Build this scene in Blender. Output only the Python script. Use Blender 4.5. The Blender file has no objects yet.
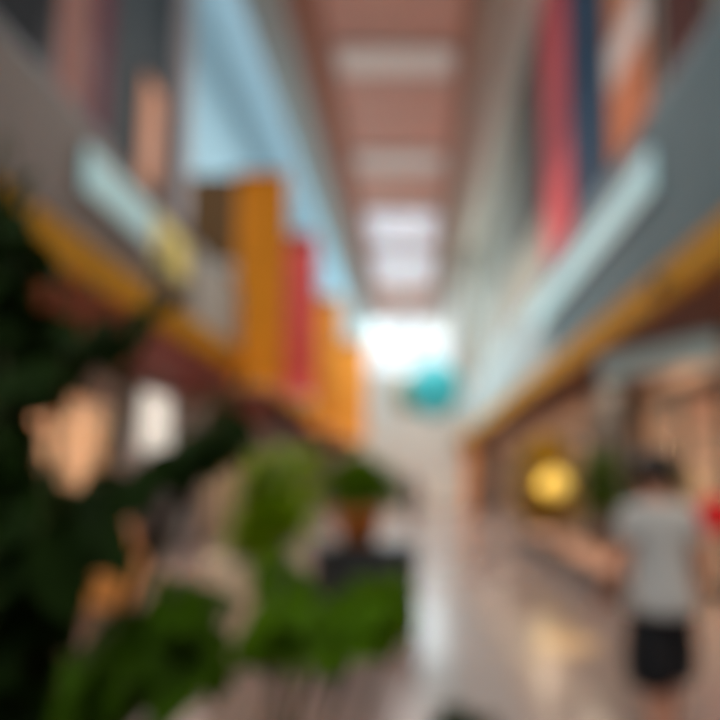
import bpy, math, random
from mathutils import Vector, Matrix
random.seed(7)
PI = math.pi
S = bpy.context.scene
COL = S.collection

# ------------------------------------------------------------------ camera
FPX = 520.0
PITCH, YAW = math.radians(5), 0.0
VX, VY = 412.0, 478.0            # vanishing point of the mall's long edges
CY = VY - FPX * math.tan(PITCH)   # centre of projection of the shifted lens
CAM = Vector((0, 0, 1.58))
ROT = Matrix.Rotation(YAW, 3, 'Z') @ Matrix.Rotation(PI / 2 + PITCH, 3, 'X')
def at(px, py, Y):
    """World point on the plane at depth Y that the photograph shows at pixel px, py."""
    d = ROT @ Vector(((px - VX) / FPX, (CY - py) / FPX, -1))
    return CAM + d * (Y / d.y)
cd = bpy.data.cameras.new('camera')
cam = bpy.data.objects.new('camera', cd); COL.objects.link(cam)
cam.location = CAM
cam.rotation_euler = ROT.to_euler()
cd.sensor_width = 36; cd.lens = FPX / 720 * 36; cd.shift_x = (360 - VX) / 720; cd.shift_y = (CY - 360) / 720; cd.clip_start = 0.05; cd.clip_end = 300
cd.dof.use_dof = True; cd.dof.focus_distance = 0.15; cd.dof.aperture_fstop = 2.5; cd.dof.aperture_blades = 0
S.camera = cam

# ------------------------------------------------------------------ materials
def lin(c):
    return tuple(((v / 255) / 12.92 if v / 255 <= .04045 else ((v / 255 + .055) / 1.055) ** 2.4) for v in c) + (1,)
def mat(name, rgb, rough=.6, metal=0, var=.12, scale=6, spec=.5, emit=0, coat=0, stretch=None, emit_rgb=None):
    m = bpy.data.materials.new(name); m.use_nodes = True
    nt = m.node_tree; b = nt.nodes['Principled BSDF']
    b.inputs['Roughness'].default_value = rough; b.inputs['Metallic'].default_value = metal
    b.inputs['Specular IOR Level'].default_value = spec; b.inputs['Coat Weight'].default_value = coat
    c = lin(rgb)
    tc = nt.nodes.new('ShaderNodeTexCoord'); mp = nt.nodes.new('ShaderNodeMapping')
    if stretch: mp.inputs['Scale'].default_value = stretch
    nz = nt.nodes.new('ShaderNodeTexNoise'); nz.inputs['Scale'].default_value = scale; nz.inputs['Detail'].default_value = 3
    rp = nt.nodes.new('ShaderNodeValToRGB')
    rp.color_ramp.elements[0].position = .3; rp.color_ramp.elements[1].position = .7
    rp.color_ramp.elements[0].color = tuple(v * (1 - var) for v in c[:3]) + (1,)
    rp.color_ramp.elements[1].color = tuple(min(1, v * (1 + var)) for v in c[:3]) + (1,)
    L = nt.links.new
    L(tc.outputs['Object'], mp.inputs[0]); L(mp.outputs[0], nz.inputs['Vector']); L(nz.outputs['Fac'], rp.inputs[0])
    L(rp.outputs[0], b.inputs['Base Color'])
    if emit:
        b.inputs['Emission Color'].default_value = lin(emit_rgb or rgb); b.inputs['Emission Strength'].default_value = emit
    return m
def leaf_mat(name, rgb, trans=.25, rough=.45):
    m = mat(name, rgb, rough, var=.35, scale=9, spec=.1)
    nt = m.node_tree; b = nt.nodes['Principled BSDF']; out = nt.nodes['Material Output']
    t = nt.nodes.new('ShaderNodeBsdfTranslucent'); mx = nt.nodes.new('ShaderNodeMixShader')
    c = lin(rgb); t.inputs[0].default_value = (min(1, c[0] * 1.5), min(1, c[1] * 1.5), c[2], 1)
    mx.inputs[0].default_value = trans
    nt.links.new(b.outputs[0], mx.inputs[1]); nt.links.new(t.outputs[0], mx.inputs[2]); nt.links.new(mx.outputs[0], out.inputs[0])
    return m
def glass_mat(name, rgb, clear=.9, rough=.05):
    m = bpy.data.materials.new(name); m.use_nodes = True
    nt = m.node_tree; nt.nodes.remove(nt.nodes['Principled BSDF']); out = nt.nodes['Material Output']
    a = nt.nodes.new('ShaderNodeBsdfTransparent'); g = nt.nodes.new('ShaderNodeBsdfGlossy'); mx = nt.nodes.new('ShaderNodeMixShader')
    a.inputs[0].default_value = lin(rgb); g.inputs['Roughness'].default_value = rough; mx.inputs[0].default_value = 1 - clear
    nt.links.new(a.outputs[0], mx.inputs[1]); nt.links.new(g.outputs[0], mx.inputs[2]); nt.links.new(mx.outputs[0], out.inputs[0])
    return m
def tile_mat(name, rgb, mortar, scale, rough, w=.5, h=.5, offset=0.0, spec=.5, axes=None, coat=0):
    m = mat(name, rgb, rough, spec=spec, coat=coat)
    nt = m.node_tree; b = nt.nodes['Principled BSDF']
    tc = nt.nodes.new('ShaderNodeTexCoord'); mp = nt.nodes.new('ShaderNodeMapping')
    if axes: mp.inputs['Rotation'].default_value = axes
    br = nt.nodes.new('ShaderNodeTexBrick'); br.offset = offset
    c = lin(rgb)
    br.inputs['Color1'].default_value = tuple(v * .92 for v in c[:3]) + (1,); br.inputs['Color2'].default_value = tuple(min(1, v * 1.08) for v in c[:3]) + (1,)
    br.inputs['Mortar'].default_value = lin(mortar); br.inputs['Scale'].default_value = scale
    br.inputs['Brick Width'].default_value = w; br.inputs['Row Height'].default_value = h; br.inputs['Mortar Size'].default_value = .006
    L = nt.links.new
    L(tc.outputs['Object'], mp.inputs[0]); L(mp.outputs[0], br.inputs['Vector']); L(br.outputs['Color'], b.inputs['Base Color'])
    return m
M = dict(
    floor=tile_mat('floor_stone', (134, 118, 114), (114, 100, 96), 1, .22, .8, .8, spec=1),
    ceil=tile_mat('ceiling_timber', (244, 190, 172), (216, 160, 140), 1, .6, 3.2, .3, .5),
    ceil_edge=mat('ceiling_border', (180, 122, 98), .6),
    cornice=mat('cornice_plaster', (190, 200, 196), .7, var=.05),
    cornice_r=mat('cornice_warm_plaster', (198, 184, 170), .7, var=.05),
    blue=mat('blue_wall_paint', (140, 186, 206), .7, var=.05),
    teal_dark=mat('dark_teal_wall', (42, 54, 60), .7, spec=.25),
    mauve=mat('grey_mauve_wall', (150, 138, 136), .7),
    right_upper=mat('right_upper_wall', (132, 122, 106), .7, var=.1, scale=1.5),
    fascia_l=mat('taupe_panel', (122, 113, 106), .65, var=.05),
    fascia_r=mat('blue_grey_panel', (106, 132, 140), .75, spec=.2, var=.06),
    fascia_r_lit=mat('light_washed_panel', (172, 188, 190), .7, spec=.2, var=.05),  # far right panels, the white light on them put into the colour
    pale=mat('pale_reflection', (184, 226, 230), .7, var=.03, spec=.2, emit=.26),  # reflection on the balustrades, put into colour and glow
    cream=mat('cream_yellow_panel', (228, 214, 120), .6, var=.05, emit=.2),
    gold=mat('gold_trim', (206, 150, 16), .8, var=.08, spec=.15),
    soffit_l=mat('dark_red_soffit', (124, 32, 14), .6),
    soffit_r=mat('dark_brown_soffit', (100, 50, 32), .5),
    orange=mat('orange_fabric', (244, 152, 12), .8, var=.08, scale=3),
    orange2=mat('warm_orange_fabric', (232, 150, 44), .8, var=.08, scale=3),
    red=mat('red_fabric', (226, 88, 88), .8, var=.08, scale=3),
    brown=mat('olive_brown_panel', (110, 78, 30), .6),
    metal=mat('brushed_steel', (170, 172, 172), .35, metal=.9, var=.04),
    dark_metal=mat('dark_metal', (52, 54, 56), .4, metal=.6),
    endwall=mat('end_wall_plaster', (246, 238, 228), .7, var=.04),
    ground_l=mat('left_shop_wall', (150, 138, 134), .7),
    ground_r=mat('right_shop_wall', (168, 134, 112), .7),
    pier=mat('grey_pier', (84, 80, 78), .6),
    shop_orange=mat('shop_orange_wall', (236, 138, 48), .7),
    shop_mauve=mat('shop_mauve_wall', (160, 146, 148), .7),
    shop_cream=mat('shop_cream_wall', (226, 206, 150), .7),
    shop_peach=mat('shop_peach_wall', (222, 150, 100), .7),
    shop_brown=mat('shop_brown_wall', (172, 120, 84), .7),
    teal=mat('teal_shade', (60, 190, 200), .6, var=.06, emit=.3),
    teal_deep=mat('teal_ribs', (50, 128, 150), .45),
    olive_orn=mat('olive_shade', (140, 142, 96), .5),
    red_poster=mat('red_panel', (190, 76, 78), .85, spec=.15), navy=mat('navy_panel', (36, 56, 76), .85, spec=.15), peach=mat('peach_panel', (192, 114, 78), .85, spec=.15),
    maroon=mat('maroon_panel', (78, 30, 20), .8, spec=.2), pink=mat('dusty_pink_panel', (158, 112, 102), .8, spec=.2), plum=mat('plum_panel', (104, 46, 62), .8, spec=.2),
    apricot=mat('apricot_panel', (212, 146, 104), .6), pale_print=mat('pale_panel', (190, 160, 146), .6), darkpanel=mat('dark_brown_panel', (84, 70, 60), .8, spec=.2),
    navy_dark=mat('blue_black_panel', (20, 26, 32), .8, spec=.2),
    cyan=mat('pale_cyan_panel', (158, 184, 186), .4, var=.04, emit=.22),
    sign_red=mat('red_enamel', (232, 32, 48), .35, var=.04),
    white_lit=mat('white_lightbox', (240, 244, 240), .4, var=.02, emit=.4),
    lamp_yellow=mat('yellow_globe', (240, 205, 90), .3, var=.03, emit=.5, emit_rgb=(255, 220, 110)),
    strip=mat('strip_diffuser', (240, 232, 226), .5, var=.02, emit=.12, emit_rgb=(255, 228, 214)),
    panel_lit=mat('lit_panel', (240, 240, 248), .5, var=.02, emit=.38, emit_rgb=(238, 236, 250)),
    warm_lit=mat('warm_diffuser', (255, 226, 190), .5, var=.02, emit=3, emit_rgb=(255, 214, 160)),
    planter_dark=mat('dark_planter', (44, 48, 52), .5), terracotta=mat('terracotta', (232, 146, 70), .7), pot_cream=mat('cream_pot', (232, 206, 174), .55),
    soil=mat('soil', (58, 42, 30), .9, var=.4, scale=30), pebble=mat('pink_pebble', (188, 146, 126), .8, var=.3, scale=40),
    kerb=mat('dark_stone_kerb', (92, 78, 70), .5),
    leaf_dark=leaf_mat('dark_leaf', (26, 46, 5), .15, .7), leaf_mid=leaf_mat('mid_leaf', (60, 92, 4), .3, .6), leaf_bright=leaf_mat('bright_leaf', (140, 172, 8), .35),
    leaf_olive=leaf_mat('olive_leaf', (176, 142, 30), .35), leaf_fresh=leaf_mat('fresh_leaf', (84, 122, 5), .3, .6), leaf_bush=leaf_mat('bush_leaf', (92, 128, 16), .3),
    stem=mat('stem', (72, 78, 36), .7), bark=mat('bark', (92, 70, 48), .8, var=.3, scale=20),
    skin=mat('skin', (208, 150, 122), .5, var=.04), hair=mat('hair', (30, 24, 20), .5, var=.2, scale=40),
    tee_grey=mat('grey_tee', (204, 204, 198), .85, var=.08), shorts_black=mat('black_shorts', (14, 16, 20), .9), shoe=mat('shoe', (212, 208, 204), .6),
    coat_dark=mat('charcoal_coat', (70, 66, 72), .85), trousers=mat('dark_trousers', (52, 50, 58), .85), tee_navy=mat('black_top', (54, 48, 56), .85),
    leather=mat('tan_leather', (240, 164, 80), .55), eye=mat('eye', (30, 24, 22), .2),
    glass=glass_mat('shop_glass', (246, 250, 250), .93), rail_glass=glass_mat('balustrade_glass', (214, 226, 228), .85, .15), sky_glass=glass_mat('skylight_glass', (255, 255, 255), .97),
)

# ------------------------------------------------------------------ mesh helpers
class MB:
    def __init__(s): s.v = []; s.f = []; s.sm = []
    def add(s, vs, fs, smooth=False):
        b = len(s.v); s.v += [tuple(v) for v in vs]; s.f += [tuple(i + b for i in f) for f in fs]; s.sm += [smooth] * len(fs); return s
    def box(s, x0, x1, y0, y1, z0, z1, mtx=None):
        vs = [Vector((x, y, z)) for z in (z0, z1) for y in (y0, y1) for x in (x0, x1)]
        if mtx: vs = [mtx @ v for v in vs]
        return s.add(vs, [(0, 2, 3, 1), (4, 5, 7, 6), (0, 1, 5, 4), (2, 6, 7, 3), (0, 4, 6, 2), (1, 3, 7, 5)])
    def tube(s, pts, rad, n=10):
        pts = [Vector(p) for p in pts]; rr = rad if isinstance(rad, (list, tuple)) else [rad] * len(pts)
        vs, fs = [], []
        for i, p in enumerate(pts):
            d = (pts[min(i + 1, len(pts) - 1)] - pts[max(i - 1, 0)]).normalized()
            a = d.cross(Vector((0, 0, 1)) if abs(d.z) < .9 else Vector((1, 0, 0))).normalized(); b = d.cross(a)
            for k in range(n):
                t = 2 * PI * k / n; vs.append(p + (a * math.cos(t) + b * math.sin(t)) * rr[i])
        for i in range(len(pts) - 1):
            for k in range(n):
                fs.append((i * n + k, i * n + (k + 1) % n, (i + 1) * n + (k + 1) % n, (i + 1) * n + k))
        fs += [tuple(range(n))[::-1], tuple((len(pts) - 1) * n + k for k in range(n))]
        return s.add(vs, fs, True)
    def lathe(s, prof, n=24, c=(0, 0, 0), sx=1, sy=1):
        vs, fs = [], []
        for r, z in prof:
            for k in range(n):
                t = 2 * PI * k / n; vs.append((c[0] + r * sx * math.cos(t), c[1] + r * sy * math.sin(t), c[2] + z))
        for i in range(len(prof) - 1):
            for k in range(n):
                fs.append((i * n + k, i * n + (k + 1) % n, (i + 1) * n + (k + 1) % n, (i + 1) * n + k))
        if prof[0][0] > 1e-4: fs.append(tuple(range(n))[::-1])
        if prof[-1][0] > 1e-4: fs.append(tuple((len(prof) - 1) * n + k for k in range(n)))
        return s.add(vs, fs, True)
    def ball(s, c, rx, ry=None, rz=None, n=20, lo=-.5, hi=.5):
        ry = ry or rx; rz = rz or rx
        m = 10
        prof = [(max(1e-5, math.cos((lo + (hi - lo) * i / m) * PI)), math.sin((lo + (hi - lo) * i / m) * PI) * rz) for i in range(m + 1)]
        return s.lathe(prof, n, c, rx, ry)
    def prism(s, outline, z0, z1, smooth=False):
        n = len(outline)
        return s.add([(x, y, z0) for x, y in outline] + [(x, y, z1) for x, y in outline],
                     [tuple(range(n))[::-1], tuple(range(n, 2 * n))] + [(i, (i + 1) % n, (i + 1) % n + n, i + n) for i in range(n)], smooth)
    def leaf(s, p, d, up, ln, wd, droop=.3, segs=5, fold=.18):
        d = d.normalized(); side = d.cross(up)
        if side.length < 1e-3: side = d.cross(Vector((1, .3, 0)))
        side.normalize(); nrm = side.cross(d).normalized()
        vs, fs = [], []
        for i in range(segs + 1):
            t = i / segs; w = wd * .5 * (math.sin(PI * min(1, t * .93 + .04)) ** .8) + .001
            c = p + d * (ln * t) - Vector((0, 0, 1)) * (droop * ln * t * t)
            vs += [c - side * w + nrm * (w * fold * 2), c, c + side * w + nrm * (w * fold * 2)]
        for i in range(segs):
            a = i * 3; fs += [(a, a + 1, a + 4, a + 3), (a + 1, a + 2, a + 5, a + 4)]
        return s.add(vs, fs, True)
    def build(s, name, m, parent=None, loc=None, bevel=0, rot=None):
        me = bpy.data.meshes.new(name); me.from_pydata(s.v, [], s.f); me.update()
        for p, k in zip(me.polygons, s.sm): p.use_smooth = k
        o = bpy.data.objects.new(name, me); COL.objects.link(o)
        me.materials.append(m)
        if parent: o.parent = parent
        if loc is not None: o.location = loc
        if rot: o.rotation_euler = rot
        if bevel:
            b = o.modifiers.new('bevel', 'BEVEL'); b.width = bevel; b.segments = 2; b.limit_method = 'ANGLE'
        return o
def tag(o, label, cat, group=None, kind=None):
    o['label'] = label; o['category'] = cat
    if group: o['group'] = group
    if kind: o['kind'] = kind
    return o
def thing(name, label, cat, loc=(0, 0, 0), rz=0, group=None):
    o = bpy.data.objects.new(name, None); COL.objects.link(o); o.location = loc; o.rotation_euler = (0, 0, rz)
    o.empty_display_size = .1
    return tag(o, label, cat, group)
def struct(name, mb, m, bevel=0, **k):
    o = mb.build(name, m, bevel=bevel, **k); o['kind'] = 'structure'; return o
def box(*a): return MB().box(*a)
def copy_tree(o, parent=None):
    c = o.copy(); COL.objects.link(c)
    if parent: c.parent = parent
    for ch in list(o.children): copy_tree(ch, c)
    return c
def light(name, kind, loc, energy, color, parent=None, size=1, size_y=None, rot=(0, 0, 0), spread=None):
    d = bpy.data.lights.new(name, kind); d.energy = energy; d.color = color
    if kind == 'AREA':
        d.shape = 'RECTANGLE'; d.size = size; d.size_y = size_y or size
        if spread: d.spread = spread
    else: d.shadow_soft_size = size
    o = bpy.data.objects.new(name, d); COL.objects.link(o); o.location = loc; o.rotation_euler = rot
    if parent: o.parent = parent
    return o

# ------------------------------------------------------------------ setting
XL, XR = -3.05, 2.65            # gallery edges
WL, WR = -5.2, 4.0              # ground floor shop walls
Y0, YE = -5.0, 32.0
ZS, ZG = 3.44, 3.8             # underside of the galleries, top of the gold trim
struct('floor', box(-8.2, 7.2, Y0, YE, -.2, 0), M['floor'])
struct('ceiling', box(-1.72, 1.0, 2.6, 27.2, 10.5, 10.75), M['ceil'])
struct('trim_1', MB().box(-2.38, -1.72, 2.6, 27.2, 10.4, 10.8).box(1.0, 1.3, 2.6, 27.2, 10.4, 10.8), M['ceil_edge'], .02)
struct('ceiling_upper', box(1.2, 3.9, Y0, YE, 15.6, 15.8), M['cornice_r'])
struct('trim_2', MB().box(-3.15, -2.38, 2.6, YE, 10.35, 10.95), M['cornice'], .03)
struct('trim_3', MB().box(1.3, 1.95, 2.6, YE, 10.35, 10.95), M['cornice_r'], .03)
struct('ceiling_end', box(-2.38, 1.3, 27.2, 28.4, 10.3, 10.6), M['ceil_edge'])
# galleries: slab (its underside is the soffit), gold edge trim
struct('ceiling_left', box(-8.2, XL - .07, Y0, YE, ZS, ZG), M['soffit_l'])
struct('ceiling_right', box(XR + .07, 7.2, Y0, YE, ZS, ZG), M['soffit_r'])
struct('trim_left', box(XL - .07, XL + .03, Y0, 31.9, ZS - .02, ZG - .02), M['gold'], .012)
struct('trim_right', box(XR - .03, XR + .07, Y0, 31.9, ZS - .02, ZG + .02), M['gold'], .012)
# upper walls
struct('wall_left_upper', box(-4.75, -4.45, Y0, 9.1, ZG, 17), M['teal_dark'])
struct('wall_left_blue', box(-4.65, -4.35, 9.41, YE, ZG, 17), M['blue'])
struct('wall_left_return', box(-4.75, -4.25, 9.1, 9.4, ZG, 17), M['mauve'])
struct('wall_right_upper', box(3.9, 4.2, Y0, YE, ZG, 17), M['right_upper'])
# end wall with a big window
struct('wall_end', MB().box(-8.2, 7.2, YE, YE + .3, 0, 8.1).box(-8.2, -3.0, YE, YE + .3, 8.1, 17).box(2.6, 7.2, YE, YE + .3, 8.1, 17).box(-3.0, 2.6, YE, YE + .3, 13.2, 17), M['endwall'])
w = struct('window_1', MB().box(-3.0, 2.6, YE + .1, YE + .13, 8.1, 13.2), M['sky_glass'])
f = MB()
for x in (-3.0, -1.6, -.2, 1.2, 2.54): f.box(x, x + .06, YE + .05, YE + .2, 8.1, 13.2)
for z in (8.1, 10.6, 13.14): f.box(-3.0, 2.6, YE + .06, YE + .19, z, z + .06)
f.build('window_frame', M['metal'], w)
struct('wall_back', box(-8.2, 7.2, Y0 - .3, Y0, 0, 17), M['mauve'])
# glazed roof above the hung ceiling
rf = struct('window_2', box(-8.2, 7.2, Y0, YE, 17.0, 17.03), M['sky_glass'])
f = MB()
for i in range(19): f.box(-8.2, 7.2, Y0 + i * 2.05, Y0 + i * 2.05 + .08, 16.85, 17.0)
f.build('window_frame', M['metal'], rf)
# ground floor shop walls, bays open
LB = [(5.4, 9.1), (9.6, 12.7), (13.3, 16.6), (17.4, 21), (22, 26), (27, 31)]
RB = [(5.6, 9.1), (10.9, 14.2), (15, 18.4), (19.2, 23), (24, 30)]
def shop_wall(name, x0, x1, bays, m):
    mb = MB(); y = Y0
    for a, b in bays:
        mb.box(x0, x1, y, a, 0, 2.95); y = b
    mb.box(x0, x1, y, YE, 0, 2.95).box(x0, x1, Y0, YE, 2.95, ZS)
    return struct(name, mb, m)
shop_wall('wall_left', WL - .25, WL, LB, M['ground_l'])
shop_wall('wall_right', WR, WR + .25, RB, M['ground_r'])
def shops(side, x_in, x_out, bays, mats):
    pm = MB(); ys = [bays[0][0] - .6] + [(bays[i][1] + bays[i + 1][0]) / 2 for i in range(len(bays) - 1)] + [bays[-1][1] + .5]
    lo, hi = min(x_in, x_out), max(x_in, x_out)
    for y in ys: pm.box(lo, hi, y - .06, y + .06, 0, ZS)
    struct('wall_%s_partitions' % side, pm, M['mauve'])
    for i, (a, b) in enumerate(bays):
        xb = x_out
        struct('wall_%s_shop' % side, box(xb - .1, xb + .1, ys[i] + .06, ys[i + 1] - .06, 0, ZS), M[mats[i]])
shops('left', WL - .25, -8.0, LB, ['shop_orange', 'shop_mauve', 'shop_cream', 'shop_brown', 'shop_peach', 'shop_mauve'])
shops('right', WR + .25, 7.0, RB, ['shop_peach', 'shop_brown', 'shop_peach', 'shop_brown', 'shop_peach'])
# shop fronts in the bays
def shop_front(x, a, b, label, out):
    t = thing('shop_entrance', label, 'shop entrance', (x, (a + b) / 2, 0), 0, 'glazed shop fronts along the mall')
    h = (b - a) / 2 - .004
    fm = MB()
    for y in (-h, h - .07): fm.box(-.05, .05, y, y + .07, .002, 2.94)
    fm.box(-.05, .05, -h + .07, h - .07, 2.86, 2.94).box(-.05, .05, -h + .07, h - .07, .002, .1)
    for y in (-.55, .5): fm.box(-.05, .05, y, y + .05, .1, 2.86)
    fm.box(-.05, .05, -.5, .5, 2.2, 2.26)
    fm.build('frame', M['dark_metal'], t, bevel=.006)
    for y0, y1 in ((-h + .07, -.55), (.55, h - .07)):
        box(-.01, .01, y0, y1, .1, 2.86).build('pane', M['glass'], t)
    d = box(-.012, .012, -.48, .48, .11, 2.19).build('door', M['glass'], t)
    MB().tube([(out * .03, .38, .85), (out * .07, .38, .9), (out * .07, .38, 1.3), (out * .03, .38, 1.35)], .014).build('handle', M['metal'], d)
    return t
nth = ['nearest', 'second nearest', 'third nearest', 'fourth nearest', 'fifth nearest', 'farthest']
ln = ['orange lit', 'mauve grey', 'cream lit', 'brown', 'peach', 'dim grey']
for i, (a, b) in enumerate(LB):
    shop_front(WL - .12, a, b, '%s glazed shop front under the left gallery, %s interior' % (nth[i], ln[i]), 1)
rn = ['peach lit', 'brown', 'warm peach', 'brown', 'warm peach']; nr = nth[:4] + ['farthest']
for i, (a, b) in enumerate(RB):
    shop_front(WR + .12, a, b, '%s glazed shop front under the right gallery, %s interior' % (nr[i], rn[i]), -1)
# shop ceiling lights
def shop_light(x, y, e, col, label):
    t = thing('ceiling_light', label, 'ceiling light', (x, y, ZS - .08), 0, 'ceiling lights inside the shops')
    MB().box(-.62, .62, -.62, .62, 0, .078).build('housing', M['metal'], t, bevel=.01)
    box(-.56, .56, -.56, .56, -.012, 0).build('diffuser', M['warm_lit'], t)
    light('lamp', 'AREA', (0, 0, -.03), e, col, t, 1.1)
WARM = (1, .78, .52)
for i, (a, b) in enumerate(LB):
    e = [330, 80, 140, 120, 120, 80][i]
    shop_light(-6.7, (a + b) / 2, e, (1, .66, .36) if i != 1 else (1, .92, .88), 'square warm ceiling light inside the %s shop on the left' % nth[i])
for i, (a, b) in enumerate(RB):
    e = [240, 160, 180, 160, 160][i]
    shop_light(5.6, (a + b) / 2, e, (1, .70, .44), 'square warm ceiling light inside the %s shop on the right' % nr[i])
# soffit downlights
def downlight(x, y, label, group, e, col):
    t = thing('downlight', label, 'downlight', (x, y, ZS - .03), 0, group)
    MB().lathe([(.06, .0), (.11, 0), (.11, .028), (.06, .028)], 20).build('ring', M['metal'], t)
    MB().lathe([(1e-5, .01), (.058, .01)], 20).build('diffuser', M['warm_lit'], t)
    d = light('lamp', 'AREA', (0, 0, -.005), e, col, t, .2)
for y in (2.5, 5, 7.5, 10, 13, 16, 20, 25):
    downlight(-4.1, y, 'small round downlight in the dark red soffit under the left gallery', 'downlights under the left gallery', 14, (1, .85, .7))
    downlight(3.3, y, 'small round downlight in the dark brown soffit under the right gallery', 'downlights under the right gallery', 22, (1, .8, .6))
t = thing('fill_spot', 'added small black spotlight on the right gold trim, aimed at the floor', 'fill_spot', (XR - .11, 5.25, ZS + .12))  # lamp added for the warm floor patch, no fixture known here
q = (Vector((1.5, 5.15, 0)) - t.location).to_track_quat('-Z', 'Y').to_euler()
MB().lathe([(.001, .09), (.04, .09), (.05, .07), (.05, -.08), (.042, -.08), (.038, .04), (.001, .04)], 20).build('can', M['dark_metal'], t, rot=q)
MB().tube([(0, 0, .06), (.078, 0, .06)], .012, 8).build('bracket', M['dark_metal'], t)
sl = light('lamp', 'SPOT', (0, 0, 0), 1150, (1, .74, .24), t, .02, rot=q); sl.data.spot_size = math.radians(10); sl.data.spot_blend = .5
# far piers clad in bronze below the galleries
struct('column_1', MB().box(2.5, 2.95, 24.6, 25.1, 0, ZS), M['terracotta'], .02)
struct('column_2', MB().box(-3.5, -3.1, 13.0, 13.4, 0, ZS), M['pier'], .02)
struct('column_3', MB().box(WR - .27, WR - .004, 9.3, 10.7, 0, ZS), M['pier'], .02)

# ------------------------------------------------------------------ ceiling lamps
def strip_light(y0, y1, e, label, m, name='ceiling_light'):
    t = thing(name, label, 'ceiling light', (-.36, (y0 + y1) / 2, 10.42), 0, 'light strips across the timber ceiling')
    h = (y1 - y0) / 2
    MB().box(-1.22, 1.22, -h - .04, -h, -.01, .078).box(-1.22, 1.22, h, h + .04, -.01, .078).box(-1.26, -1.22, -h - .04, h + .04, -.01, .078).box(1.22, 1.26, -h - .04, h + .04, -.01, .078).build('frame', M['metal'], t)
    box(-1.22, 1.22, -h, h, .02, .07).build('diffuser', m, t)
    light('lamp', 'AREA', (0, 0, -.05), e, (1, .95, .9), t, 2.3, 2 * h)
strip_light(10.0, 10.75, 260, 'nearest bright strip light across the pink timber ceiling', M['strip'])
strip_light(13.5, 14.3, 220, 'second faint strip light across the pink timber ceiling', M['strip'])
strip_light(16.6, 19.2, 420, 'wide bright light panel across the far part of the timber ceiling', M['panel_lit'])
strip_light(19.9, 22.6, 420, 'farthest light panel in the timber ceiling, before the white window', M['panel_lit'])

# ------------------------------------------------------------------ balustrades
def balustrade(name, label, x, y0, y1, z0, z1, m, side, cat='balustrade', group=None, rail=True, railm='metal'):
    t = thing(name, label, cat, (x, (y0 + y1) / 2, z0), 0, group)
    h = (y1 - y0) / 2 - .01; H = z1 - z0
    box(-.03, .03, -h, h, 0, H - (.07 if rail else 0)).build('panel', m, t, bevel=.006)
    for y in (-h + .04, h - .08): box(.031 * side if side > 0 else -.071, .071 if side > 0 else -.031, y, y + .04, 0, H - .07).build('post', M['metal'], t)
    if rail:
        MB().tube([(0, -h, H - .03), (0, h, H - .03)], .032, 12).build('handrail', M[railm], t)
    return t
ls = [(.5, 5.15), (5.15, 7.0), (7.0, 8.9)]
lab = ['long taupe balustrade panel at the left frame edge, under dark blue black panel', 'taupe balustrade panel behind the cream yellow square on the left gallery',
       'pale grey last balustrade panel of the left gallery, before the orange banner']
for k, ((a, b), l) in enumerate(zip(ls, lab)):
    balustrade('balustrade_panel', l, XL, a, b, ZG, 4.93, M['fascia_l' if k < 2 else 'cornice'], -1, group='balustrade panels of the left gallery', railm='dark_metal')
t = thing('glow_panel', 'long pale reflection on the left gallery balustrade, built as a glowing strip', 'reflection strip', (XL + .031, 5.13, 4.2))  # glowing strip stands in for a reflection on the balustrade
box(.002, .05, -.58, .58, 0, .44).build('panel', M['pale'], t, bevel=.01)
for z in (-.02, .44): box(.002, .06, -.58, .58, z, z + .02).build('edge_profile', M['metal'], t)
t = thing('cream_sign', 'square cream yellow panel at the far end of the pale strip', 'panel', (XL + .031, 6.22, 4.12))
box(.002, .05, -.46, .46, 0, .56).build('panel', M['cream'], t, bevel=.01)
box(.002, .06, -.49, -.46, 0, .56).build('edge_profile', M['metal'], t)
rs = [(.5, 5.5), (5.5, 7.6), (7.6, 9.8), (9.8, 12.4), (12.4, 16), (16, 20), (20, 25.5)]
rl = ['at the right frame edge', 'behind the near half of the pale strip', 'behind the far half of the pale strip', 'just past the pale strip',
      'second beyond the pale strip', 'second last towards the end', 'farthest from the camera']
for k, ((a, b), l) in enumerate(zip(rs, rl)):
    balustrade('balustrade_panel', ('blue grey' if k < 3 else 'light-whitened grey') + ' balustrade panel of the right gallery, ' + l, XR, a, b, ZG + .02, 5.65, M['fascia_r' if k < 3 else 'fascia_r_lit'], 1, group='grey balustrade panels of the right gallery', railm='dark_metal')
t = thing('glow_panel', 'long pale sky reflection on the right gallery balustrade, built as a glowing strip', 'reflection strip', (XR - .031, 8.1, 4.66))  # sky reflected in the balustrade, modelled as a glowing strip
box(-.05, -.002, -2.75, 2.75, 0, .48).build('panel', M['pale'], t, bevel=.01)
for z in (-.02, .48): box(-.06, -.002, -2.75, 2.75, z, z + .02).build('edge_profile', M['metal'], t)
# left gallery past Y = 9: pale parapet carrying brown panel
struct('wall_left_parapet', box(-3.3, XL - .02, 9.4, YE, ZG, 4.9), M['cornice'])
t = thing('wall_panel', 'olive brown upright panel beside the big orange banner', 'panel', (-3.55, 9.09, ZG + .002))
MB().box(-.28, .43, 0, .1, 0, 1.68).build('lower_board', M['cornice'], t, bevel=.01)
MB().box(-.54, .43, 0, .1, 1.682, 3.25).build('board', M['brown'], t, bevel=.01)
MB().box(-.54, .43, -.015, .115, 3.25, 3.29).build('cap', M['dark_metal'], t)
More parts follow.
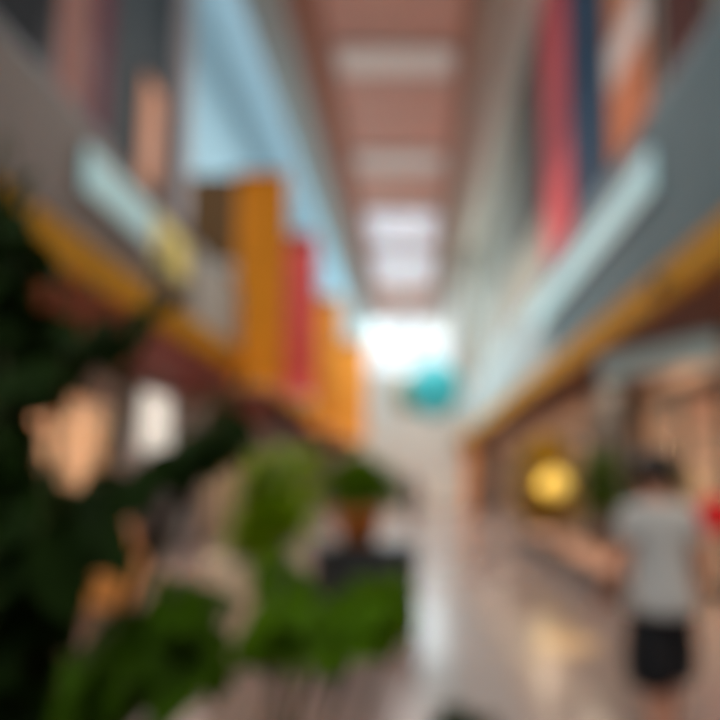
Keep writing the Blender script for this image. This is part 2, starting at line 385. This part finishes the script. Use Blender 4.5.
# hanging banners
def banner(label, y, x0, x1, z0, z1, m):
    t = thing('banner_sign', label, 'banner', (x0, y, z0), 0, 'tall coloured banners along the left gallery')
    W, H = x1 - x0, z1 - z0; nx = 14
    mb = MB(); vs = []; fs = []
    for s in (0, 1):
        for j in range(9):
            for i in range(nx + 1):
                u = i / nx
                vs.append((u * W, (.03 if s else 0) + .035 * math.sin(u * PI * 3 + j * .25) * (j / 8 * .6 + .4), .05 + (H - .1) * (1 - j / 8)))
    n1 = (nx + 1) * 9
    for s in (0, 1):
        for j in range(8):
            for i in range(nx):
                q = [s * n1 + j * (nx + 1) + i, s * n1 + j * (nx + 1) + i + 1, s * n1 + (j + 1) * (nx + 1) + i + 1, s * n1 + (j + 1) * (nx + 1) + i]
                fs.append(tuple(q if s else q[::-1]))
    ring = [j * (nx + 1) for j in range(9)] + [8 * (nx + 1) + i for i in range(1, nx + 1)] + [j * (nx + 1) + nx for j in range(7, -1, -1)] + [i for i in range(nx - 1, 0, -1)]
    for k in range(len(ring)):
        a, b = ring[k], ring[(k + 1) % len(ring)]; fs.append((a, b, b + n1, a + n1))
    mb.add(vs, fs, True).build('cloth', m, t)
    for z in (.03, H - .03):
        MB().tube([(-.12, .015, z), (W + .04, .015, z)], .022).build('rod', M['metal'], t)
banner('largest orange banner, nearest, beside the brown panel', 9.0, -3.16, -2.25, 3.12, 7.16, M['orange'])
banner('single red banner hanging between the orange banners', 11.3, -2.88, -2.12, 3.35, 7.1, M['red'])
banner('orange banner directly behind the red banner', 15.0, -2.92, -2.08, 2.95, 6.98, M['orange2'])
banner('farthest and smallest orange banner, nearest the white end window', 20.0, -2.85, -1.78, 3.0, 6.97, M['orange2'])

# ------------------------------------------------------------------ upper storey panels
def board(name, label, cat, x, y0, y1, z0, z1, m, side, group=None, inset=None):
    t = thing(name, label, cat, (x, (y0 + y1) / 2, z0), 0, group)
    h = (y1 - y0) / 2; H = z1 - z0
    box(*((.002, .05) if side > 0 else (-.05, -.002)), -h + .03, h - .03, .03, H - .03).build('face', m, t)
    e = MB(); xx = (.002, .065) if side > 0 else (-.065, -.002)
    e.box(*xx, -h, -h + .03, 0, H).box(*xx, h - .03, h, 0, H).box(*xx, -h + .03, h - .03, 0, .03).box(*xx, -h + .03, h - .03, H - .03, H)
    e.build('edge_frame', M['dark_metal'], t)
    if inset: box(*((.052, .058) if side > 0 else (-.058, -.052)), -h + .06, h - .06, inset[0], inset[1]).build('printed_band', M[inset[2]], t)
    return t
G1 = 'tall panels on the upper left wall'; G2 = 'tall panels on the upper right wall'
zb = ZG + .02
board('wall_panel_frame', 'blue black panel in the top left corner above the taupe balustrade', 'panel', -4.45, 2.4, 5.85, zb, 9.5, M['navy_dark'], 1, G1)
board('wall_panel_frame', 'dusty pink tall panel on the upper left wall', 'panel', -4.45, 5.95, 6.64, zb, 10.5, M['pink'], 1, G1)
board('wall_panel_frame', 'narrow plum red panel beside the dusty pink panel', 'panel', -4.45, 6.66, 7.12, zb, 10.5, M['plum'], 1, G1)
board('wall_panel_frame', 'apricot orange panel on dark teal wall left of the blue wall', 'panel', -4.45, 7.95, 8.65, 6.3, 8.3, M['apricot'], 1, G1)
board('wall_panel_frame', 'tall red panel on the upper right wall beside the navy panel', 'panel', 3.9, 11.95, 14.5, zb, 16, M['red_poster'], -1, G2)
board('wall_panel_frame', 'tall navy blue panel between the red and peach panels', 'panel', 3.9, 9.75, 11.85, zb, 16, M['navy'], -1, G2)
board('wall_panel_frame', 'peach orange panel with pale band on the upper right wall', 'panel', 3.9, 7.85, 9.6, zb, 13, M['peach'], -1, G2, (5.2, 6.1, 'pale_print'))
board('wall_panel_frame', 'dark maroon panel in the top right corner above the balustrade', 'panel', 3.9, 6.3, 7.5, zb, 13, M['maroon'], -1, G2)
board('wall_panel_frame', 'dark brown narrow panel left of the tall red panel', 'panel', 3.9, 14.7, 18, 9.6, 16.5, M['darkpanel'], -1, G2)

# ------------------------------------------------------------------ hanging teal lantern
t = thing('pendant_lantern', 'large teal round lantern hanging far down the mall', 'lantern', at(434, 389, 15.0))
R0 = .76
prof = [(max(.16, R0 * math.cos(a)) + (.012 if i % 2 else 0), R0 * 1.05 * math.sin(a)) for i, a in enumerate([-1.35 + 2.7 * k / 24 for k in range(25)])]
MB().lathe(prof, 32).build('shade', M['teal'], t)
MB().lathe([(.18, .66), (.2, .7), (.2, .8), (.18, .84)], 24).build('top_ring', M['teal_deep'], t)
MB().lathe([(.2, -.84), (.22, -.8), (.22, -.7), (.18, -.66)], 24).build('bottom_ring', M['teal_deep'], t)
MB().tube([(0, 0, .8), (0, 0, 10.499 - t.location.z)], .012, 8).build('cable', M['dark_metal'], t)
t = thing('pendant_lantern', 'small olive lantern hanging just left of the teal lantern', 'lantern', at(410, 396, 16.5))
prof = [(max(.1, .5 * math.cos(a)), .55 * math.sin(a)) for a in [-1.35 + 2.7 * k / 20 for k in range(21)]]
MB().lathe(prof, 28).build('shade', M['olive_orn'], t)
MB().lathe([(.1, .53), (.12, .56), (.12, .62), (.1, .64)], 20).build('top_ring', M['dark_metal'], t)
MB().tube([(0, 0, .6), (0, 0, 10.395 - t.location.z)], .01, 8).build('cable', M['dark_metal'], t)

# ------------------------------------------------------------------ signs
p = at(666, 346, 6.6)
t = thing('shop_sign', 'pale cyan hanging shop sign under the right gallery soffit', 'sign', (3.33, 7.0, 3.02), math.radians(-54))
MB().box(-.85, .85, -.05, .05, 0, .38).build('face', M['cyan'], t, bevel=.015)
for x in (-.87, .85): box(x, x + .02, -.055, .055, 0, .38).build('edge_cap', M['metal'], t)
for x in (-.6, .6): MB().tube([(x, 0, .37), (x, 0, .418)], .012, 8).build('hanger_rod', M['metal'], t)
t = thing('blade_sign', 'round red sign at the right frame edge, beside the person', 'sign', (3.93, 6.3, 1.13))
MB().lathe([(.001, -.025), (.2, -.025), (.23, -.015), (.23, .015), (.2, .025), (.001, .025)], 32).build('disc', M['sign_red'], t, rot=(PI / 2, 0, 0), loc=(-.27, 0, 0))
MB().tube([(-.05, 0, 0), (.068, 0, 0)], .014, 8).build('bracket_arm', M['dark_metal'], t)
t = thing('glow_panel', 'bright white upright lightbox by the left shop fronts', 'sign', (-5.04, 10.1, 2.06))
MB().box(-.06, .04, -.58, .58, .03, 1.17).build('lit_face', M['white_lit'], t, bevel=.01)
MB().box(-.07, .05, -.61, .61, 0, .03).box(-.07, .05, -.61, .61, 1.17, 1.2).box(-.07, .05, -.61, -.58, .03, 1.17).box(-.07, .05, .58, .61, .03, 1.17).build('case_frame', M['metal'], t)
MB().tube([(0, -.3, 1.2), (0, -.3, 1.379)], .014, 8).build('hanger_rod', M['metal'], t)
MB().tube([(0, .3, 1.2), (0, .3, 1.379)], .014, 8).build('hanger_rod', M['metal'], t)

# ------------------------------------------------------------------ plants
UP = Vector((0, 0, 1))
def rnd(a, b): return random.uniform(a, b)
def bush_mesh(c, rx, rz, n, ln, wd, seed, ry=None):
    r = random.Random(seed); mb = MB(); ry = ry or rx
    for i in range(n):
        th = r.uniform(0, 2 * PI); ph = math.asin(r.uniform(-.75, 1)); q = r.uniform(.45, 1.0)
        d = Vector((math.cos(th) * math.cos(ph), math.sin(th) * math.cos(ph), math.sin(ph)))
        p = c + Vector((d.x * rx * q, d.y * ry * q, d.z * rz * q))
        o = (d + Vector((r.uniform(-.6, .6), r.uniform(-.6, .6), r.uniform(-.2, .5)))).normalized()
        mb.leaf(p - o * ln * .5, o, UP, ln * r.uniform(.7, 1.2), wd * r.uniform(.7, 1.2), r.uniform(.05, .45), 4)
    return mb
def twigs(base, c, rx, rz, n, seed, r0=.018):
    r = random.Random(seed); mb = MB()
    for i in range(n):
        th = 2 * PI * i / n + r.uniform(-.3, .3)
        e = c + Vector((math.cos(th) * rx * .6, math.sin(th) * rx * .6, rz * r.uniform(-.1, .7)))
        m = base.lerp(e, .5) + Vector((0, 0, .06))
        mb.tube([base, m, e], [r0, r0 * .7, r0 * .35], 7)
    return mb
def pot_profile(r0, r1, h, lip=.02):
    return [(r0, 0), (r1, h * .86), (r1 + lip, h * .86), (r1 + lip, h), (r1 - lip, h), (r1 - lip * 1.4, h * .85), (.001, h * .84)]
# dark planter box carrying the terracotta pot
bx = thing('planter_box', 'dark square planter box in the middle of the walkway under the terracotta pot', 'planter', (-.5, 6.0, 0))
MB().box(-.56, .56, -.38, .38, .05, .82).build('body', M['planter_dark'], bx, bevel=.015)
MB().box(-.59, .59, -.41, .41, .82, .865).build('rim', M['planter_dark'], bx, bevel=.012)
MB().box(-.5, .5, -.32, .32, 0, .05).build('plinth', M['dark_metal'], bx)
t = thing('potted_bush', 'round green bush in a terracotta pot on the dark planter box', 'potted plant', (-.6, 5.95, .867))
MB().lathe(pot_profile(.2, .28, .38), 28).build('pot', M['terracotta'], t)
MB().lathe([(.001, .335), (.225, .33)], 24).build('soil', M['soil'], t)
bush_mesh(Vector((.02, 0, .66)), .46, .31, 560, .18, .095, 3).build('foliage', M['leaf_bush'], t)
twigs(Vector((0, 0, .33)), Vector((0, 0, .63)), .38, .25, 9, 4).build('stems', M['bark'], t)
# tall bright plant in cream pot
t = thing('potted_plant', 'tall bright green plant in a cream pot left of the dark planter box', 'potted plant', (-1.52, 4.55, 0))
MB().lathe([(.15, 0), (.2, .1), (.23, .55), (.25, .86), (.25, .9), (.215, .9), (.2, .8), (.001, .79)], 28).build('pot', M['pot_cream'], t)
MB().lathe([(.001, .82), (.205, .81)], 24).build('soil', M['soil'], t)
st = MB(); fo = MB(); r = random.Random(11)
for k in range(28):
    px, py = r.uniform(250, 318), r.uniform(452, 578)
    e = at(px, py, 4.5 + r.uniform(-.3, .35)) - Vector((-1.52, 4.55, 0))
    b = Vector((r.uniform(-.08, .12), r.uniform(-.1, .1), .8)); mid = b.lerp(e, .5) + Vector((0, 0, .12))
    st.tube([b, mid, e], [.014, .01, .005], 7)
    for i in range(22):
        u = .3 + .7 * i / 21; q = (1 - u) ** 2 * b + 2 * u * (1 - u) * mid + u * u * e
        o = Vector((r.uniform(-1, 1), r.uniform(-1, 1), r.uniform(-.2, .9))).normalized()
        fo.leaf(q, o, UP, r.uniform(.15, .26), r.uniform(.08, .12), r.uniform(.1, .5), 4)
st.build('stems', M['stem'], t); fo.build('foliage', M['leaf_bright'], t)
# small plant at the bottom edge
t = thing('potted_fern', 'small dark green fern in a low bowl at the bottom edge of the floor', 'potted plant', (.27, 3.1, 0))
MB().lathe(pot_profile(.12, .17, .16, .015), 24).build('pot', M['planter_dark'], t)
fm = MB(); r = random.Random(5)
for k in range(26):
    th = r.uniform(0, 2 * PI); fm.leaf(Vector((math.cos(th) * .05, math.sin(th) * .05, .13)), Vector((math.cos(th), math.sin(th), r.uniform(.5, 1.6))), UP, r.uniform(.18, .3), .05, .5, 6)
fm.build('foliage', M['leaf_dark'], t)
# long curved planter trough on the right with shrubs and globe lamp
def stadium(cx, cy, hx, hy, n=20):
    pts = []
    for k in range(n): a = PI * k / (n - 1); pts.append((cx + hx * math.cos(a), cy + hy + hx * math.sin(a)))
    for k in range(n): a = PI + PI * k / (n - 1); pts.append((cx + hx * math.cos(a), cy - hy + hx * math.sin(a)))
    return pts
t = thing('planter_trough', 'long low planter with rounded dark kerb in front of the right shops', 'planter', (3.1, 9.9, 0))
o1, o2 = stadium(0, 0, .62, 2.85), stadium(0, 0, .54, 2.85); n = len(o1)
mb = MB(); mb.add([(x, y, 0) for x, y in o1] + [(x, y, .34) for x, y in o1] + [(x, y, .34) for x, y in o2] + [(x, y, .0) for x, y in o2],
    [(i, (i + 1) % n, (i + 1) % n + n, i + n) for i in range(n)] + [(i + n, (i + 1) % n + n, (i + 1) % n + 2 * n, i + 2 * n) for i in range(n)] + [(i + 2 * n, (i + 1) % n + 2 * n, (i + 1) % n + 3 * n, i + 3 * n) for i in range(n)])
mb.build('kerb', M['kerb'], t)
MB().prism(stadium(0, 0, .538, 2.85), .01, .26).build('pebble_bed', M['pebble'], t)
def shrub(label, loc, c, rx, rz, n, m, seed, ln=.16, wd=.08):
    s = thing('shrub', label, 'shrub', loc, 0, 'shrubs in the long right planter')
    bush_mesh(Vector(c), rx, rz, n, ln, wd, seed).build('foliage', m, s)
    mb = MB(); mb.tube([(0, 0, 0), (.01, .01, c[2] * .5), (c[0], c[1], c[2])], [.035, .03, .015], 8)
    tw = twigs(Vector((c[0] * .5, c[1] * .5, c[2] * .5)), Vector(c), rx, rz, 8, seed)
    mb.add(tw.v, tw.f, True); mb.build('trunk', M['bark'], s)
shrub('olive gold shrub around the glowing yellow globe', (3.12, 11.45, .262), (-.16, .0, 1.14), .72, 1.14, 1700, M['leaf_olive'], 21, .2, .1)
shrub('deep green shrub between the yellow globe and the person', (3.05, 8.45, .262), (.0, 0, 1.2), .42, .6, 420, M['leaf_mid'], 22, .19, .09)
shrub('dark green shrub rising behind the head of the person', (3.3, 7.3, .262), (.1, 0, 1.36), .42, .36, 380, M['leaf_dark'], 23, .18, .09)
t = thing('globe_lamp', 'glowing yellow globe lamp on a short post among the right shrubs', 'lamp', (2.78, 10.2, .262))
MB().lathe([(.12, 0), (.12, .03), (.03, .05), (.025, .88), (.08, .9), (.08, .94)], 20).build('post', M['dark_metal'], t)
MB().ball((0, 0, 1.2), .27, n=28).build('globe', M['lamp_yellow'], t)
light('lamp', 'POINT', (-.36, -.1, 1.2), 5, (1, .75, .35), t, .06)

# armchair
t = thing('armchair', 'tan orange armchair on the left behind the dark leaves', 'armchair', (-3.65, 6.1, 0), math.radians(20))
MB().box(-.34, .34, -.34, .3, .16, .42).build('seat_base', M['leather'], t, bevel=.03)
MB().box(-.3, .3, -.36, .24, .422, .54).build('seat_cushion', M['leather'], t, bevel=.05)
MB().box(-.34, .34, .302, .44, .16, .95).build('backrest', M['leather'], t, bevel=.05)
for s in (-1, 1):
    MB().box(*sorted((s * .342, s * .46)), -.36, .42, .16, .66).build('armrest', M['leather'], t, bevel=.045)
    for y in (-.28, .36): MB().lathe([(.018, 0), (.028, .158)], 12, (s * .36, y, 0)).build('leg', M['dark_metal'], t)

# foreground plant
PY = 1.15
base = Vector((-.95, 1.25, 0))
fp = thing('large_leafy_plant', 'big dark leafy plant filling the left foreground close to the camera', 'potted plant', base)
MB().lathe(pot_profile(.2, .28, .5), 28).build('pot', M['planter_dark'], fp)
MB().lathe([(.001, .44), (.23, .43)], 24).build('soil', M['soil'], fp)
def inside(p, poly):
    c = False; n = len(poly)
    for i in range(n):
        (x0, y0), (x1, y1) = poly[i], poly[i - 1]
        if (y0 > p[1]) != (y1 > p[1]) and p[0] < (x1 - x0) * (p[1] - y0) / (y1 - y0) + x0: c = not c
    return c
def grow(plant, base, top, poly, Y, count, ln, wd, m, seed, spread=.14, per=14):
    """Leafy fronds of one plant: each has a stem from the pot and leaves on short stalks around its end."""
    r = random.Random(seed); xs = [p[0] for p in poly]; ys = [p[1] for p in poly]; pts = []
    while len(pts) < count:
        q = (r.uniform(min(xs), max(xs)), r.uniform(min(ys), max(ys)))
        if inside(q, poly): pts.append(q)
    pts.sort(key=lambda q: (int((q[0] - min(xs)) / 60), q[1]))
    for k in range(0, count, per):
        g = [at(q[0], q[1], Y + r.uniform(-spread, spread)) - base for q in pts[k:k + per]]
        cen = sum(g, Vector()) / len(g)
        far = max(g, key=lambda v: (v - top).length)
        b = top + Vector((r.uniform(-.1, .1), r.uniform(-.1, .1), 0)); ctl = cen * 2 - (b + far) * .5
        Q = lambda u: b * (1 - u) ** 2 + ctl * (2 * u * (1 - u)) + far * u * u
        spine = [Q(i / 12) for i in range(13)]
        sm = MB(); sm.tube(spine, [.009 - .0005 * i for i in range(13)], 7); lm = MB()
        for v in g:
            i = min(range(5, 13), key=lambda j: (spine[j] - v).length); sp = spine[i]
            o = (v - sp).normalized() * .8 + (spine[12] - spine[8]).normalized() * .5 + Vector((r.uniform(-.5, .5), r.uniform(-.5, .2), r.uniform(-.4, .4)))
            o.normalize(); st = v - o * ln * .5
            sm.tube([sp, sp.lerp(st, .6) + Vector((0, 0, .008)), st], [.004, .003, .0025], 5)
            lm.leaf(st, o, Vector((r.uniform(-.4, .4), -1, r.uniform(.2, 1))), ln * r.uniform(.8, 1.15), wd * r.uniform(.8, 1.15), r.uniform(.05, .3), 6)
        f = sm.build('frond', M['stem'], plant); lm.build('leaves', m, f)
D, Bm = M['leaf_dark'], M['leaf_mid']
T = Vector((0, 0, .43))
def G(poly, Y, n, m, seed, ln=.15, wd=.075, **k): grow(fp, base, T, poly, Y, n, ln, wd, m, seed, **k)
G([(-40, 200), (20, 195), (35, 215), (38, 280), (30, 320), (-40, 330)], 1.2, 42, D, 1)
G([(-40, 310), (60, 320), (115, 340), (105, 375), (60, 395), (10, 430), (-40, 430)], 1.15, 56, D, 2)
G([(132, 325), (165, 300), (172, 315), (140, 340), (110, 352)], 1.2, 7, D, 3, .1, .05, per=7, spread=.05)
G([(-40, 420), (15, 420), (20, 480), (-40, 480)], 1.15, 24, D, 4)
G([(-40, 480), (30, 485), (90, 500), (130, 480), (135, 510), (95, 530), (60, 550), (-40, 560)], 1.1, 64, D, 5)
G([(120, 490), (170, 455), (215, 432), (240, 418), (246, 430), (205, 462), (150, 500)], 1.15, 34, D, 6, .13, .062, spread=.08)
G([(-40, 550), (70, 540), (55, 590), (45, 640), (-40, 650)], 1.05, 48, D, 7)
G([(-40, 640), (35, 640), (30, 740), (-40, 740)], 1.05, 36, D, 8)
G([(75, 650), (115, 622), (150, 615), (185, 592), (200, 600), (205, 630), (235, 655), (215, 680), (140, 690), (110, 730), (70, 730), (70, 680)], 1.05, 62, Bm, 9, .14, .066)
# second foreground plant, low and bright
base = Vector((-.42, 1.5, 0))
fp = thing('low_leafy_plant', 'bright green leafy plant in the lower middle foreground, before the dark planter box', 'potted plant', base)
MB().lathe(pot_profile(.15, .2, .36), 28).build('pot', M['planter_dark'], fp)
MB().lathe([(.001, .31), (.16, .3)], 24).build('soil', M['soil'], fp)
T = Vector((0, 0, .3))
G([(320, 612), (360, 600), (405, 588), (408, 615), (385, 640), (330, 645)], 1.5, 52, M['leaf_fresh'], 20, .15, .075)
G([(250, 625), (275, 600), (320, 605), (330, 645), (300, 655), (250, 650)], 1.45, 44, M['leaf_fresh'], 21, .15, .075)
G([(265, 560), (295, 560), (310, 610), (262, 615)], 1.6, 22, M['leaf_fresh'], 22, .15, .075)

# ------------------------------------------------------------------ people
def skin_mesh(name, nodes, edges, m, parent, sub=2):
    """nodes: list of (co, rx, ry). One continuous surface grown over a skeleton."""
    me = bpy.data.meshes.new(name); me.from_pydata([n[0] for n in nodes], edges, []); me.update()
    o = bpy.data.objects.new(name + '_tmp', me); COL.objects.link(o)
    md = o.modifiers.new('skin', 'SKIN'); md.use_smooth_shade = True; md.branch_smoothing = .3
    for i, n in enumerate(nodes):
        sv = me.skin_vertices[0].data[i]; sv.radius = (n[1], n[2]); sv.use_root = (i == 0)
    s = o.modifiers.new('sub', 'SUBSURF'); s.levels = sub; s.render_levels = sub
    dg = bpy.context.evaluated_depsgraph_get(); dg.update()
    res = bpy.data.meshes.new_from_object(o.evaluated_get(dg)); res.name = name
    bpy.data.objects.remove(o); bpy.data.meshes.remove(me)
    for p in res.polygons: p.use_smooth = True
    res.materials.clear(); res.materials.append(m)
    r = bpy.data.objects.new(name, res); COL.objects.link(r); r.parent = parent
    return r
def person(label, loc, rz, top, bottom, long_legs, long_sleeves, hair_long, stride=.16, fine=True, scale=1, elbow=.12):
    t = thing('person', label, 'person', loc, rz); t.scale = (scale,) * 3
    N, Ed = [], []
    def nd(co, rx, ry=None, link=None):
        N.append((Vector(co), rx, ry or rx)); i = len(N) - 1
        if link is not None: Ed.append((link, i))
        return i
    pel = nd((0, 0, .94), .14, .1)
    wa = nd((0, 0, 1.08), .125, .09, pel); ch = nd((0, .0, 1.27), .145, .1, wa); sh = nd((0, -.005, 1.39), .11, .075, ch)
    nk = nd((0, .0, 1.47), .052, .052, sh); nk2 = nd((0, .012, 1.52), .053, .055, nk)
    h1 = nd((0, .03, 1.565), .066, .075, nk2); h2 = nd((0, .025, 1.625), .075, .092, h1); h3 = nd((0, .015, 1.675), .066, .08, h2)
    nd((0, .12, 1.592), .011, .016, h2); N[-1] = (Vector((0, .122, 1.592)), .011, .014)
    for s in (-1, 1): nd((s * .083, .012, 1.605), .012, .022, h2)
    jl = {}
    for s in (-1, 1):
        hip = nd((s * .095, 0, .86), .088, .092, pel)
        kn = nd((s * .1, s * stride * .45 + .02, .49), .056, .06, hip)
        cf = nd((s * .1, s * stride * .7 - .015, .34), .052, .057, kn)
        an = nd((s * .1, s * stride - .03, .09), .034, .038, cf)
        nd((s * .105, s * stride + .0, .045), .034, .04, an); nd((s * .115, s * stride + .12, .03), .036, .024, len(N) - 1)
        jl[s] = (N[hip][0], N[kn][0], N[cf][0], N[an][0])
        so = nd((s * .165, -.005, 1.4), .055, .055, sh)
        el = nd((s * .235, -.03, 1.13), .038, .038, so)
        wr = nd((s * .25 , elbow - s * stride * .3, .9), .024, .028, el)
        jl[s] += (N[so][0], N[el][0], N[wr][0])
        d = (N[wr][0] - N[el][0]).normalized()
        pm = nd(N[wr][0] + d * .055, .022, .036, wr)
        if fine:
            P = N[pm][0]
            for k, (oy, L) in enumerate(((.03, .066), (.01, .075), (-.01, .07), (-.028, .055))):
                r_ = P + Vector((0, oy * .75, 0)) + d * .02
                a1 = nd(r_, .010, .010, pm); a2 = nd(r_ + d * L * .55 + Vector((-s * .006, oy * .2, 0)), .0088, .0088, a1)
                nd(r_ + d * L + Vector((-s * .022, oy * .2, 0)), .007, .007, a2)
            th = nd(P - d * .03 + Vector((-s * .006, .034, 0)), .011, .011, pm)
            nd(N[th][0] + d * .035 + Vector((-s * .014, .018, 0)), .0085, .0085, th)
        else:
            nd(P0 := N[pm][0] + d * .08, .012, .026, pm)
    skin_mesh('body', N, Ed, M['skin'], t)
    # shirt
    N, Ed = [], []
    z0 = nd((0, 0, .84), .205, .165); a = nd((0, 0, .91), .205, .162, z0); b = nd((0, 0, 1.07), .172, .13, a); c = nd((0, 0, 1.25), .175, .128, b); d_ = nd((0, -.004, 1.38), .135, .098, c)
    nd((0, -.002, 1.452), .074, .07, d_)
    for s in (-1, 1):
        hip, kn, cf, an, so, el, wr = jl[s]
        x = nd(so + Vector((-s * .01, 0, -.005)), .075, .078, d_)
        y = nd(so.lerp(el, .68), .062, .062, x)
        if long_sleeves:
            e2 = nd(el, .054, .054, y); nd(el.lerp(wr, .92), .04, .042, e2)
    skin_mesh('shirt' if not long_sleeves else 'jacket', N, Ed, top, t)
    N, Ed = [], []
    z0 = nd((0, 0, 1.03), .15, .112); a = nd((0, 0, .97), .158, .118, z0); p2 = nd((0, 0, .9), .152, .118, a)
    for s in (-1, 1):
        hip, kn, cf, an, so, el, wr = jl[s]
        x = nd(hip, .108, .112, p2)
        if long_legs:
            k = nd(kn, .082, .084, x); nd(an + Vector((0, 0, .02)), .064, .068, k)
        else:
            y = nd(hip.lerp(kn, .75), .138, .13, x); nd(hip.lerp(kn, 1.06), .138, .13, y)
    skin_mesh('trousers' if long_legs else 'shorts', N, Ed, bottom, t)
    # hair: a cap open at the face, longer at the back
    mb = MB(); vs, fs = [], []
    nn, mm = 28, 12
    for j in range(mm + 1):
        for k in range(nn):
            az = 2 * PI * k / nn; back = (1 - math.sin(az)) / 2        # 1 at the back (-y)
            low = -.12 + back * (-.75 if not hair_long else -1.0) + .42 * (1 - back)
            ph = PI / 2 - (PI / 2 - low) * j / mm
            rr = 1.0 + .03 * math.sin(k * 3.1 + j)
            vs.append((math.cos(az) * math.cos(ph) * .096 * rr, .012 + math.sin(az) * math.cos(ph) * .112 * rr, 1.63 + math.sin(ph) * .112 * rr - (hair_long and j == mm and back > .6) * .14))
    for j in range(mm):
        for k in range(nn): fs.append((j * nn + k, (j + 1) * nn + k, (j + 1) * nn + (k + 1) % nn, j * nn + (k + 1) % nn))
    h = mb.add(vs, fs, True).build('hair', M['hair'], t)
    sd = h.modifiers.new('solid', 'SOLIDIFY'); sd.thickness = .012
    if fine:
        for s in (-1, 1): MB().ball((s * .032, .108, 1.622), .011, n=12).build('eye', M['eye'], t)
    for s in (-1, 1):
        an = jl[s][3]
        sm = MB(); pr = []
        for k in range(13):
            u = k / 12; yy = -.075 + .27 * u; w = .048 * (math.sin(PI * (u * .86 + .07)) ** .45); hh = .095 - .055 * min(1, u * 1.5)
            pr.append([(s * .108 + w * math.cos(q), an.y + .03 + yy - .0, max(.002, .002 + hh * .5 + hh * .5 * math.sin(q) * 1.0)) for q in [2 * PI * i / 14 for i in range(14)]])
        fs = [(i * 14 + k, i * 14 + (k + 1) % 14, (i + 1) * 14 + (k + 1) % 14, (i + 1) * 14 + k) for i in range(12) for k in range(14)] + [tuple(range(14))[::-1], tuple(12 * 14 + k for k in range(14))]
        sm.add([v for ring in pr for v in ring], fs, True).build('shoe', M['shoe'], t)
    return t
person('person in a grey t-shirt and black shorts walking away at the right', (1.34, 2.88, 0), math.radians(8), M['tee_grey'], M['shorts_black'], False, False, False)
person('distant person in dark coat standing right of the terracotta pot', (-.02, 15.5, 0), math.radians(190), M['coat_dark'], M['trousers'], True, True, True, .1, False)
person('distant person in dark clothes by the far right shops', (2.2, 16.5, 0), math.radians(170), M['tee_navy'], M['trousers'], True, True, False, .12, False)
person('person in dark clothes by the left shop fronts, behind the leafy branch', (-4.1, 8.2, 0), math.radians(200), M['coat_dark'], M['trousers'], True, True, True, .08, False)

# ------------------------------------------------------------------ daylight
wd = bpy.data.worlds.new('sky'); S.world = wd; wd.use_nodes = True
nt = wd.node_tree; bg = nt.nodes['Background']
bg.inputs[0].default_value = (.86, .96, 1, 1); bg.inputs[1].default_value = 1.3
# daylight entering through the glazed roof and the end window
for x, w_, e in ((-3.75, .8, 1000),):
    light('roof_daylight', 'AREA', (x, 14, 16.7), e, (.75, .92, 1), None, w_, 34)
light('mall_end_light', 'AREA', (-.3, YE + .4, 10.6), 1200, (.78, .95, 1), None, 4.6, 4.8, (-PI / 2, 0, 0))

light('mall_end_light', 'AREA', (-.3, Y0 + .1, 9.5), 650, (.95, .97, 1), None, 7, 6, (PI / 2, 0, 0))  # added fill lamp, no window here; lights banners and people from the front
S.view_settings.view_transform = 'Standard'; S.view_settings.look = 'None'
S.view_settings.gamma = 1; S.view_settings.use_curve_mapping = False
S.view_settings.exposure = 0.0
S.cycles.use_denoising = True
S.cycles.max_bounces = 8; S.cycles.transparent_max_bounces = 12
S.cycles.sample_clamp_indirect = 6
